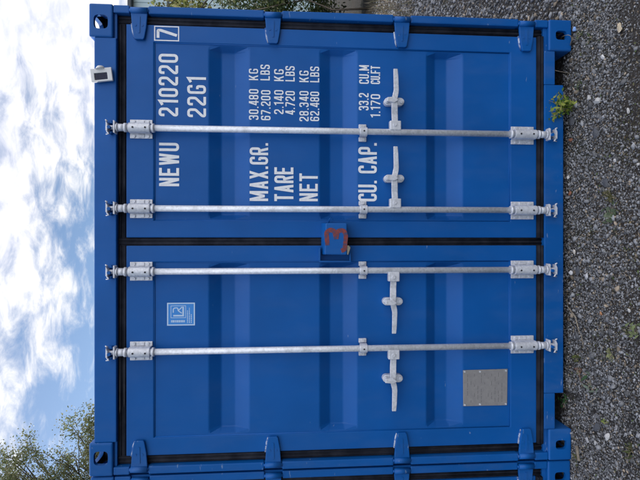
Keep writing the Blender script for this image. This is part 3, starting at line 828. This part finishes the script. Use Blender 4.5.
# white solar unit clipped on the header
so = empty('solar_light', (.845, -.004, 2.520))
MB_ = MB()
fr = bmesh.new(); fr.free()
t_ = MB(); ring(t_, -.034, .034, -.052, .054, -.025, .010, -.028, .036, -.016, .000, .003)
frm = t_.build('housing', M_PLASTIC, so)
t_ = MB(); t_.box(-.0245, .0095, -.011, -.001, -.0275, .0355)
for k in range(3): t_.box(-.0240, .0090, -.0116, -.0111, -.012 + k * .016, -.0110 + k * .016)
t_.build('dark_panel', M_GLASS, so)
t_ = MB(); t_.tube([(.030, -.008, .004), (.0375, -.008, .004), (.045, -.008, .004), (.049, -.008, .004)], [.024, .0215, .015, .004], 18)
t_.build('sensor_dome', M_PLASTIC, so)
t_ = MB(); t_.box(-.016, .016, .0005, .0095, -.030, .030, .002); t_.build('mounting_pad', M_PLASTIC, so)
so.rotation_euler = (0, R(-7), 0)
tag(so, 'small white framed unit with a dark panel fixed to the top of the blue container', 'solar light')

# ------------------------------------------------------------------ single stones and scraps on the gravel
def one_stone(name, x, y, size, tint, label, cat, group=None, flat=.6, seed=0, ang=None, long=1.2, subdiv=2, lift=.25):
    rr = random.Random(seed)
    t = bmesh.new(); bmesh.ops.create_icosphere(t, subdivisions=subdiv, radius=1)
    dirs = [Vector((rr.uniform(-1, 1), rr.uniform(-1, 1), rr.uniform(-1, 1))).normalized() for _ in range(11)]
    cuts = [rr.uniform(.42, .80) for _ in dirs]
    for v in t.verts:
        for d, c in zip(dirs, cuts):
            q = v.co.dot(d)
            if q > c: v.co -= d * (q - c)
    a = rr.uniform(0, 6.28) if ang is None else ang
    t.transform(Matrix.Rotation(a, 4, 'Z') @ Matrix.Diagonal((size / 2 * long, size / 2, size / 2 * flat, 1)))
    me = bpy.data.meshes.new(name); t.to_mesh(me); t.free()
    ca = me.color_attributes.new('tint', 'FLOAT_COLOR', 'POINT')
    for d in ca.data: d.color = (*tint, 1)
    me.materials.append(M_STONE)
    o = bpy.data.objects.new(name, me); COL.objects.link(o); o.location = (x, y, ground_h(x, y) + size * flat * lift + .005)
    return tag(o, label, cat, group)
PALE, WHT, TANC, RUST = (.40, .39, .38), (.50, .49, .48), (.50, .42, .31), (.20, .085, .05)
GS = 'pale stones lying on the gravel'
for i, (x, y, s_, c, lab, lg) in enumerate([
    (.742, -.146, .036, (.46, .45, .45), 'rounded pale grey stone just in front of the yellow green weed', 1.15),
    (.705, -.222, .042, (.40, .40, .40), 'larger angular pale grey stone paired beside the rounded one near the weed', 1.3),
    (1.008, -.386, .036, TANC, 'cream wedge of stone at the front right of the gravel', 1.7),
    (.385, -.352, .026, WHT, 'bright white stone beyond the olive moss cushion', 1.2),
    (.343, -.505, .020, WHT, 'small bright white stone at the very front edge right of middle', 1.1),
    (.350, .006, .026, (.50, .49, .48), 'whitish pebble tucked against the sill under the second locking rod from the right', 1.1),
    (-.066, -.032, .026, (.50, .46, .41), 'pale beige pebble a hand in front of the door gap', 1.2),
    (-.180, -.006, .030, (.56, .56, .57), 'white angular stone close to the sill beside the third locking rod', 1.3),
    (-.195, -.135, .030, (.44, .44, .46), 'elongated pale stone in the middle of the gravel', 1.7),
    (-.325, -.452, .024, WHT, 'round white pebble at the front near the dry leaf', 1.1),
    (.915, -.262, .026, (.55, .55, .55), 'narrow white stone between the weed and the cream wedge', 1.8),
    (.60, -.445, .024, (.45, .44, .43), 'pale chip lying on bare brown soil at the front right', 1.3),
    (-.968, -.300, .034, (.52, .51, .50), 'long pointed white stone in front of the left corner casting', 1.9),
    (-1.045, -.150, .030, (.38, .38, .39), 'pale grey broken stone beside the left corner casting', 1.2),
    (-1.035, -.215, .026, (.42, .42, .42), 'light grey cube shaped stone a little ahead of the left corner casting', 1.0)]):
    one_stone('pale_stone', x, y, s_, c, lab, 'stone', GS, seed=20 + i, long=lg)
GD = 'large dark grey stones in the gravel'
for i, (x, y, s_, lab) in enumerate([(.655, -.012, .055, 'dark slate grey stone under the weed beside the sill'),
    (.545, -.205, .060, 'flat dark blue grey slab of stone left of the weed'),
    (.285, -.285, .055, 'dark flat stone behind the olive moss cushion'),
    (-.165, -.055, .052, 'broad dark grey stone by the white angular stone'),
    (-.955, -.215, .062, 'wide dark grey flat stone behind the long pointed white stone')]):
    one_stone('dark_stone', x, y, s_, (.075, .08, .092), lab, 'stone', GD, flat=.32, seed=60 + i, lift=.15)
one_stone('brick_fragment', .552, -.010, .036, RUST, 'red brown brick fragment against the sill left of the weed', 'brick fragment', 'brick fragments', seed=81)
one_stone('brick_fragment', .254, -.012, .028, RUST, 'red brown brick fragment against the sill under the second rod', 'brick fragment', 'brick fragments', seed=82)
one_stone('brick_fragment', -.372, -.240, .024, (.40, .20, .10), 'orange brick chip out on the gravel near the curved twig', 'brick fragment', 'brick fragments', seed=83, flat=.4)
one_stone('plastic_scrap', 1.160, -.018, .030, (.22, .38, .72), 'light blue plastic scrap beside the right corner casting', 'plastic scrap', seed=84, flat=.7)

def twig(name, pts, rad, label, mtl=M_TWIG, cat='twig', group=None):
    P_ = fillet([(a, b_) for a, b_, _ in pts], .06)
    n = len(P_)
    path = []
    for i, p in enumerate(P_):
        u = i / (n - 1) * (len(pts) - 1); k = min(int(u), len(pts) - 2); f = u - k
        path.append((p.x, p.y, ground_h(p.x, p.y) + pts[k][2] * (1 - f) + pts[k + 1][2] * f))
    o = MB().tube(path, [rad * (1 - .55 * i / (n - 1)) for i in range(n)], 7).build(name, mtl)
    return tag(o, label, cat, group)
GT = 'dry twigs on the gravel'
twig('dry_twig', [(-.372, .002, .020), (-.430, -.070, .028), (-.500, -.105, .026), (-.572, -.122, .016)], .0036, 'long pale curved twig running out from under the sill', group=GT)
twig('dry_twig', [(-.690, -.070, .018), (-.745, -.100, .022), (-.790, -.105, .016)], .0024, 'short thin twig near the green plantain leaf', group=GT)
twig('dry_twig', [(-.845, -.175, .016), (-.800, -.230, .020)], .0040, 'straight stubby twig between the plantain leaf and the left casting', group=GT)
twig('dry_twig', [(1.075, -.006, .030), (1.120, -.050, .050), (1.128, .010, .070)], .0024, 'thin dry stalk leaning on the right corner casting', group=GT)
twig('dry_twig', [(.880, .010, .030), (.905, -.060, .060), (.930, -.020, .120)], .0018, 'dry grass stalk rising beside the right sill notch', group=GT)
sp_ = MB().prism([(-1.105, -.084), (-1.180, -.100), (-1.181, -.089), (-1.110, -.066)], .016, .024, .001, axis='Z').build('wood_splinter', M_TWIG)
tag(sp_, 'flat pale wood splinter in front of the gap between the two containers', 'wood splinter')

# ------------------------------------------------------------------ small plants
def leaves(centres, normals, length, width, tints, curl=.25):
    """pointed leaf made of 6 verts / 4 faces each; arrays (n,3)"""
    n = len(centres)
    up = rng.normal(0, 1, (n, 3)); nrm = normals / (np.linalg.norm(normals, axis=1, keepdims=True) + 1e-9)
    a = np.cross(nrm, up); a /= np.linalg.norm(a, axis=1, keepdims=True) + 1e-9
    b_ = np.cross(nrm, a)
    L, Wd = length[:, None], width[:, None]
    p = [centres - a * L / 2, centres - a * L * .1 + b_ * Wd / 2 + nrm * L * curl * .2, centres + a * L / 2 - nrm * L * curl * .3,
         centres - a * L * .1 - b_ * Wd / 2 + nrm * L * curl * .2]
    v = np.stack(p, 1).reshape(-1, 3)
    i = np.arange(n)[:, None] * 4
    f = np.concatenate([i + np.array([[0, 1, 2]]), i + np.array([[0, 2, 3]])], 1).reshape(-1, 3)
    return v, f, np.repeat(tints, 4, 0)
def small_plant(name, x, y, rad, h, n, ll, lw, cols, label, cat, group=None, stems=6, flat=False):
    root = empty(name, (x, y, ground_h(x, y)))
    tag(root, label, cat, group)
    st_ = MB(); C_ = []; Nn = []
    for k in range(stems):
        a = random.uniform(0, 6.28); r_ = rad * random.uniform(.5, 1.0); hh = h * random.uniform(.55, 1)
        tip = Vector((r_ * math.cos(a), r_ * math.sin(a), hh)); mid = Vector((tip.x * .35, tip.y * .35, hh * .6))
        st_.tube([(0, 0, -.004), mid, tip], [.0020, .0016, .0010], 5)
        for j in range(n // stems):
            u = random.uniform(.25, 1.05)
            p = (mid * (u / .55) if u < .55 else mid.lerp(tip, (u - .55) / .45))
            C_.append(p + Vector((random.gauss(0, ll * .4), random.gauss(0, ll * .4), random.gauss(0, ll * .25) if not flat else 0)))
            Nn.append((random.gauss(0, .6), random.gauss(0, .6) - .3, 1))
    C_ = np.array([c[:] for c in C_]); C_[:, 2] = np.maximum(C_[:, 2], .004)
    m_ = len(C_); pick = rng.integers(0, len(cols), m_)
    t_ = np.array(cols)[pick] * rng.uniform(.75, 1.25, (m_, 1))
    v, f, tt = leaves(C_, np.array(Nn), rng.uniform(.7, 1.2, m_) * ll, rng.uniform(.7, 1.2, m_) * lw, t_)
    np_mesh('foliage', v, f, M_LEAF, tt, root)
    st_.build('stem', M_TWIG, root)
    return root
YG = [(.30, .34, .06), (.20, .30, .05), (.40, .40, .10), (.10, .20, .03)]
small_plant('weed', .720, -.030, .085, .155, 190, .032, .015, YG, 'bushy yellow green weed growing against the right part of the sill', 'weed', stems=10)
small_plant('moss_cushion', .215, -.320, .048, .022, 260, .012, .004, [(.13, .13, .05), (.17, .16, .07), (.09, .10, .03)], 'olive brown moss cushion in the right half of the gravel', 'moss', stems=13)
small_plant('clover', .118, -.322, .050, .018, 46, .028, .022, [(.16, .21, .12), (.20, .25, .16), (.12, .17, .09)], 'grey green clover rosette beside the olive moss cushion', 'clover', stems=8, flat=True)
GP = 'low green seedlings in the gravel'
for x, y, r_, n, ll, c, lab in [
    (1.110, -.075, .035, 30, .013, [(.07, .12, .04), (.10, .16, .05)], 'tiny green seedling in front of the right corner casting'),
    (1.050, -.160, .035, 24, .013, [(.08, .13, .04)], 'tiny green seedling on the way to the cream wedge of stone'),
    (.850, -.070, .040, 34, .014, [(.06, .12, .05), (.09, .15, .06)], 'low dull green seedling in front of the right sill notch'),
    (-.635, -.060, .030, 40, .016, [(.10, .14, .04), (.15, .17, .05)], 'small olive green sprout near the fourth locking rod'),
    (-.700, -.085, .030, 30, .014, [(.26, .10, .06), (.20, .08, .05), (.12, .14, .04)], 'reddish leaved sprout beside the small olive green sprout'),
    (-.405, -.490, .035, 16, .034, [(.22, .27, .12)], 'pale green broad leaved seedling at the front edge left of middle'),
    (-.560, -.330, .030, 10, .034, [(.28, .30, .14)], 'single pale yellow green seedling in the open gravel'),
    (-.910, .055, .040, 26, .022, [(.04, .12, .04)], 'dark green seedling inside the left sill notch'),
    (-.905, -.300, .022, 16, .016, [(.28, .36, .08)], 'bright green seedling right of the long pointed white stone'),
    (-.960, -.470, .05, 60, .016, [(.12, .11, .05), (.10, .13, .04)], 'brown green tuft at the front edge on the left'),
    (-1.180, -.060, .03, 30, .018, [(.12, .13, .05)], 'dull tuft between the two containers'),
    (-.43, -.44, .03, 30, .012, [(.10, .12, .04)], 'dusty low tuft behind the pale broad leaved seedling')]:
    small_plant('seedling', x, y, r_, .03, n, ll, ll * .5, c, lab, 'seedling', GP, stems=5)
pl_ = small_plant('plantain', -.752, -.165, .035, .022, 6, .055, .016, [(.05, .13, .05), (.20, .26, .20)], 'plantain with narrow dark green leaves left of the reddish sprout', 'plantain', stems=6)
# fallen leaves, straws and crumbs of plant matter lying everywhere
n = 2600
cx_, cy_ = rng.uniform(-1.75, 1.75, n), rng.uniform(-.95, .05, n)
cz_ = np.array([ground_h(a, b_) for a, b_ in zip(cx_, cy_)]) + rng.uniform(.004, .014, n)
tt_ = np.array([(.20, .15, .09), (.28, .24, .17), (.12, .085, .05), (.10, .11, .04), (.07, .10, .03)])[rng.integers(0, 5, n)] * rng.uniform(.6, 1.2, (n, 1))
ln = rng.uniform(.006, .022, n); wd = np.where(rng.random(n) < .6, .0016, ln * .4)
v, f, t_ = leaves(np.stack([cx_, cy_, cz_], -1), np.stack([rng.normal(0, .3, n), rng.normal(0, .3, n), np.ones(n)], -1), ln, wd, tt_)
tag(np_mesh('plant_litter', v, f, M_LITTER, t_), 'crumbs of dry leaf and straw strewn over the gravel', 'plant litter', kind='stuff')

n = 26000
cx_, cy_ = rng.uniform(-1.75, 1.75, n), rng.uniform(-1.1, -.02, n)
pm = np.array([mnoise.noise(Vector((a * 3.2, b_ * 3.2, 17.0))) + .5 * mnoise.noise(Vector((a * 9, b_ * 9, 3.0))) for a, b_ in zip(cx_, cy_)])
keep = pm - .35 * np.clip(cy_ + .42, 0, 1) * 2 > .16 + rng.uniform(0, .35, n)
cx_, cy_ = cx_[keep], cy_[keep]; n = len(cx_)
cz_ = np.array([ground_h(a, b_) for a, b_ in zip(cx_, cy_)]) + rng.uniform(.002, .009, n)
tt_ = np.array([(.070, .075, .025), (.095, .085, .040), (.055, .065, .02), (.12, .105, .055)])[rng.integers(0, 4, n)] * rng.uniform(.7, 1.3, (n, 1))
v, f, t_ = leaves(np.stack([cx_, cy_, cz_], -1), np.stack([rng.normal(0, .7, n), rng.normal(0, .7, n), np.ones(n)], -1), rng.uniform(.004, .010, n), rng.uniform(.002, .006, n), tt_)
tag(np_mesh('ground_moss', v, f, M_LITTER, t_), 'thin brownish green moss between the stones', 'moss', kind='stuff')

# ------------------------------------------------------------------ background: hedge, dry bank, trees, pale building
def leafy(name, blobs, n, ll, cols, parent, asp=.5, shell=.55):
    """n leaves through the volume of several uneven blobs (x, y, z, rx, ry, rz)"""
    B = np.array(blobs); vol = B[:, 3] * B[:, 4] * B[:, 5]; w = vol / vol.sum()
    k = rng.choice(len(B), n, p=w)
    d = rng.normal(0, 1, (n, 3)); d /= np.linalg.norm(d, axis=1, keepdims=True)
    r_ = (shell + (1 - shell) * rng.random(n)) * (1 + rng.normal(0, .12, n))
    c = B[k, :3] + d * r_[:, None] * B[k, 3:]
    c[:, 2] = np.maximum(c[:, 2], .02)
    ct = np.array(cols)[rng.integers(0, len(cols), n)] * rng.uniform(.6, 1.35, (n, 1))
    v, f, t_ = leaves(c, d + rng.normal(0, .8, (n, 3)), rng.uniform(.6, 1.3, n) * ll, rng.uniform(.6, 1.3, n) * ll * asp, ct)
    return np_mesh(name, v, f, M_LEAF, t_, parent)
def make_tree(name, base, h, r, crown_z, nblob, nleaf, ll, cols, label, group=None, spread=.75, seed=1, trunk_r=.13, lean=(0, 0), fill=()):
    rr = random.Random(seed)
    root = empty(name, base); tag(root, label, 'tree', group)
    tb = MB(); top = Vector((lean[0], lean[1], h * .93))
    path = [Vector((0, 0, -.1)), Vector((.05, .03, h * .25)), Vector((lean[0] * .5, lean[1] * .5 + .05, h * .55)), top]
    tb.tube(path, [trunk_r, trunk_r * .8, trunk_r * .5, .012], 10)
    blobs = []
    for k in range(nblob):
        a = rr.uniform(0, 6.28); zz = crown_z + (h - crown_z) * rr.random() ** .9
        wv = math.sin(math.pi * min(1, max(.12, (zz - crown_z) / (h - crown_z) * .9 + .12))) ** .6
        q = r * wv * math.sqrt(rr.random()) * spread
        u = min(1, zz / h); st0 = Vector((lean[0] * u * .6, lean[1] * u * .6, max(h * .18, zz * .72)))
        tip = Vector((lean[0] * u + q * math.cos(a), lean[1] * u + q * math.sin(a), zz))
        tb.tube([st0, st0.lerp(tip, .5) + Vector((0, 0, .12)), tip], [trunk_r * .32, trunk_r * .18, .008], 6)
        for m_ in range(3):
            e = tip + Vector((rr.gauss(0, .35), rr.gauss(0, .35), rr.gauss(.1, .3)))
            tb.tube([st0.lerp(tip, .7), tip.lerp(e, .6), e], [.014, .009, .004], 5)
            s_ = rr.uniform(.22, .48) * min(1.0, r / 2.4)
            blobs.append((e.x, e.y, e.z, s_ * 1.25, s_ * 1.25, s_ * .8))
    for (bx_, by_, bz_, q) in fill:
        e = Vector((bx_, by_, bz_)); st0 = Vector((0, 0, bz_ * .62)); md_ = st0.lerp(e, .55) + Vector((0, 0, .15))
        tb.tube([st0, md_, e], [trunk_r * .22, trunk_r * .13, .006], 6)
        for m_ in range(7):
            t_ = e + Vector((rr.gauss(0, q), rr.gauss(0, q), rr.gauss(0, q)))
            tb.tube([md_.lerp(e, .6), e.lerp(t_, .5), t_], [.010, .007, .003], 5)
            blobs.append((t_.x, t_.y, t_.z, q * .75, q * .75, q * .55))
    tb.build('trunk', M_BARK, root)
    leafy('crown', blobs, nleaf, ll, cols, root, asp=.62, shell=.15)
    return root
OLIVE = [(.19, .22, .10), (.24, .25, .12), (.28, .27, .15), (.14, .18, .07)]
make_tree('birch_tree', (-7.75, 9.2, 0), 9.4, 4.2, 2.8, 270, 250000, .056, OLIVE, 'airy olive leaved tree rising behind the containers on the left', seed=5, lean=(.1, 0), fill=[(2.55, 0, 5.3, .42), (2.1, .1, 6.2, .45), (2.75, -.2, 5.9, .36), (1.75, 0, 7.0, .45), (1.9, .3, 5.6, .45), (1.2, 0, 7.4, .5), (2.35, .2, 6.7, .36), (1.4, -.3, 6.3, .5), (2.0, -.3, 7.5, .3), (2.75, .1, 6.75, .36), (2.45, 0, 7.2, .40), (2.15, .2, 7.7, .36), (2.3, -.2, 6.9, .45), (1.7, .2, 8.0, .4)])
hd = empty('hedge', (6.2, 6.9, 0)); tag(hd, 'dark overgrown green hedge behind the right side of the blue container', 'hedge')
bl = []
for k in range(110):
    bl.append((random.uniform(-3.2, 4.5), random.uniform(-.9, .9), random.uniform(.3, 2.8), random.uniform(.4, .65), random.uniform(.4, .65), random.uniform(.35, .6)))
leafy('foliage', bl, 75000, .075, [(.035, .06, .020), (.055, .085, .028), (.025, .045, .018), (.09, .10, .04)], hd, asp=.55, shell=.3)
sb = MB()
for k in range(60):
    x = random.uniform(-3.2, 4.5); y = random.uniform(-.8, .6)
    sb.tube([(x, y, -.05), (x + random.gauss(0, .1), y + random.gauss(0, .1), .7), (x + random.gauss(0, .3), y + random.gauss(0, .2), random.uniform(1.4, 2.4))], [.022, .015, .006], 6)
sb.build('stem', M_BARK, hd)
GRT = 'leafy trees in front of the pale building'
YL = [(.20, .23, .06), (.26, .27, .09), (.12, .16, .05), (.30, .27, .12)]
make_tree('young_tree', (6.0, 8.8, 0), 4.7, 1.6, 1.6, 20, 7000, .09, YL, 'loose yellow green young tree behind the hedge, nearest the container', GRT, seed=8, trunk_r=.07)
make_tree('young_tree', (8.3, 9.2, 0), 4.9, 1.7, 1.5, 20, 7000, .09, OLIVE, 'darker young tree behind the hedge, farther from the container', GRT, seed=9, trunk_r=.08)
# bank of dry grass below the hedge
n = 9000
cx_, cy_ = rng.uniform(2.4, 9.0, n), rng.uniform(3.1, 6.3, n)
keep = cy_ > 3.0 + .25 * np.sin(cx_ * 3) ; cx_, cy_ = cx_[keep], cy_[keep]; n = len(cx_)
hh = rng.uniform(.05, .16, n); a = rng.uniform(0, 6.28, n); dx, dy = np.cos(a), np.sin(a)
ln_ = rng.uniform(.1, .8, n) * hh
v = np.stack([np.stack([cx_ - dy * .004, cy_ + dx * .004, np.full(n, -.01)], -1), np.stack([cx_ + dy * .004, cy_ - dx * .004, np.full(n, -.01)], -1),
              np.stack([cx_ + dx * ln_, cy_ + dy * ln_, hh], -1)], 1).reshape(-1, 3)
f = np.arange(n * 3).reshape(-1, 3)
t_ = np.repeat(np.array([(.22, .18, .13), (.28, .24, .18), (.15, .12, .085), (.12, .12, .06)])[rng.integers(0, 4, n)] * rng.uniform(.7, 1.2, (n, 1)), 3, 0)
tag(np_mesh('dry_grass', v, f, M_LITTER, t_), 'dry brownish grass below the dark hedge', 'dry grass', kind='stuff')
# pale clad building far behind
bd = empty('warehouse', (11.0, 18.0, 0)); tag(bd, 'pale blue grey clad building with dark trim behind the hedge', 'building')
w = MB(); H = 7.85
w.box(-5.5, 13, 0, 9, 0, H - .15)
for k in range(62): w.box(-5.45 + k * .3, -5.37 + k * .3, -.025, -.001, .3, H - .16)
w.build('wall', M_CLAD, bd)
MB().box(-5.8, 13.3, -.28, 9.3, H - .149, H, .02).build('roof_edge', M_TRIM, bd)
MB().box(-5.5, 13, -.060, -.026, 6.26, 6.34, .005).build('wall_rail', M_TRIM, bd)
MB().prism([(-.2, H + .001), (9.2, H + .001), (4.5, H + .9)], -5.7, 13.2, axis='X').build('roof', M_ROOF, bd)
for k in range(4):
    x = -3.5 + k * 4.2
    wdw = MB().box(x, x + 1.8, -.10, -.027, 1.6, 2.9, .01).build('window', M_TRIM, bd)
    MB().box(x + .08, x + 1.72, -.112, -.101, 1.68, 2.82).build('pane', M_GLASS, wdw)
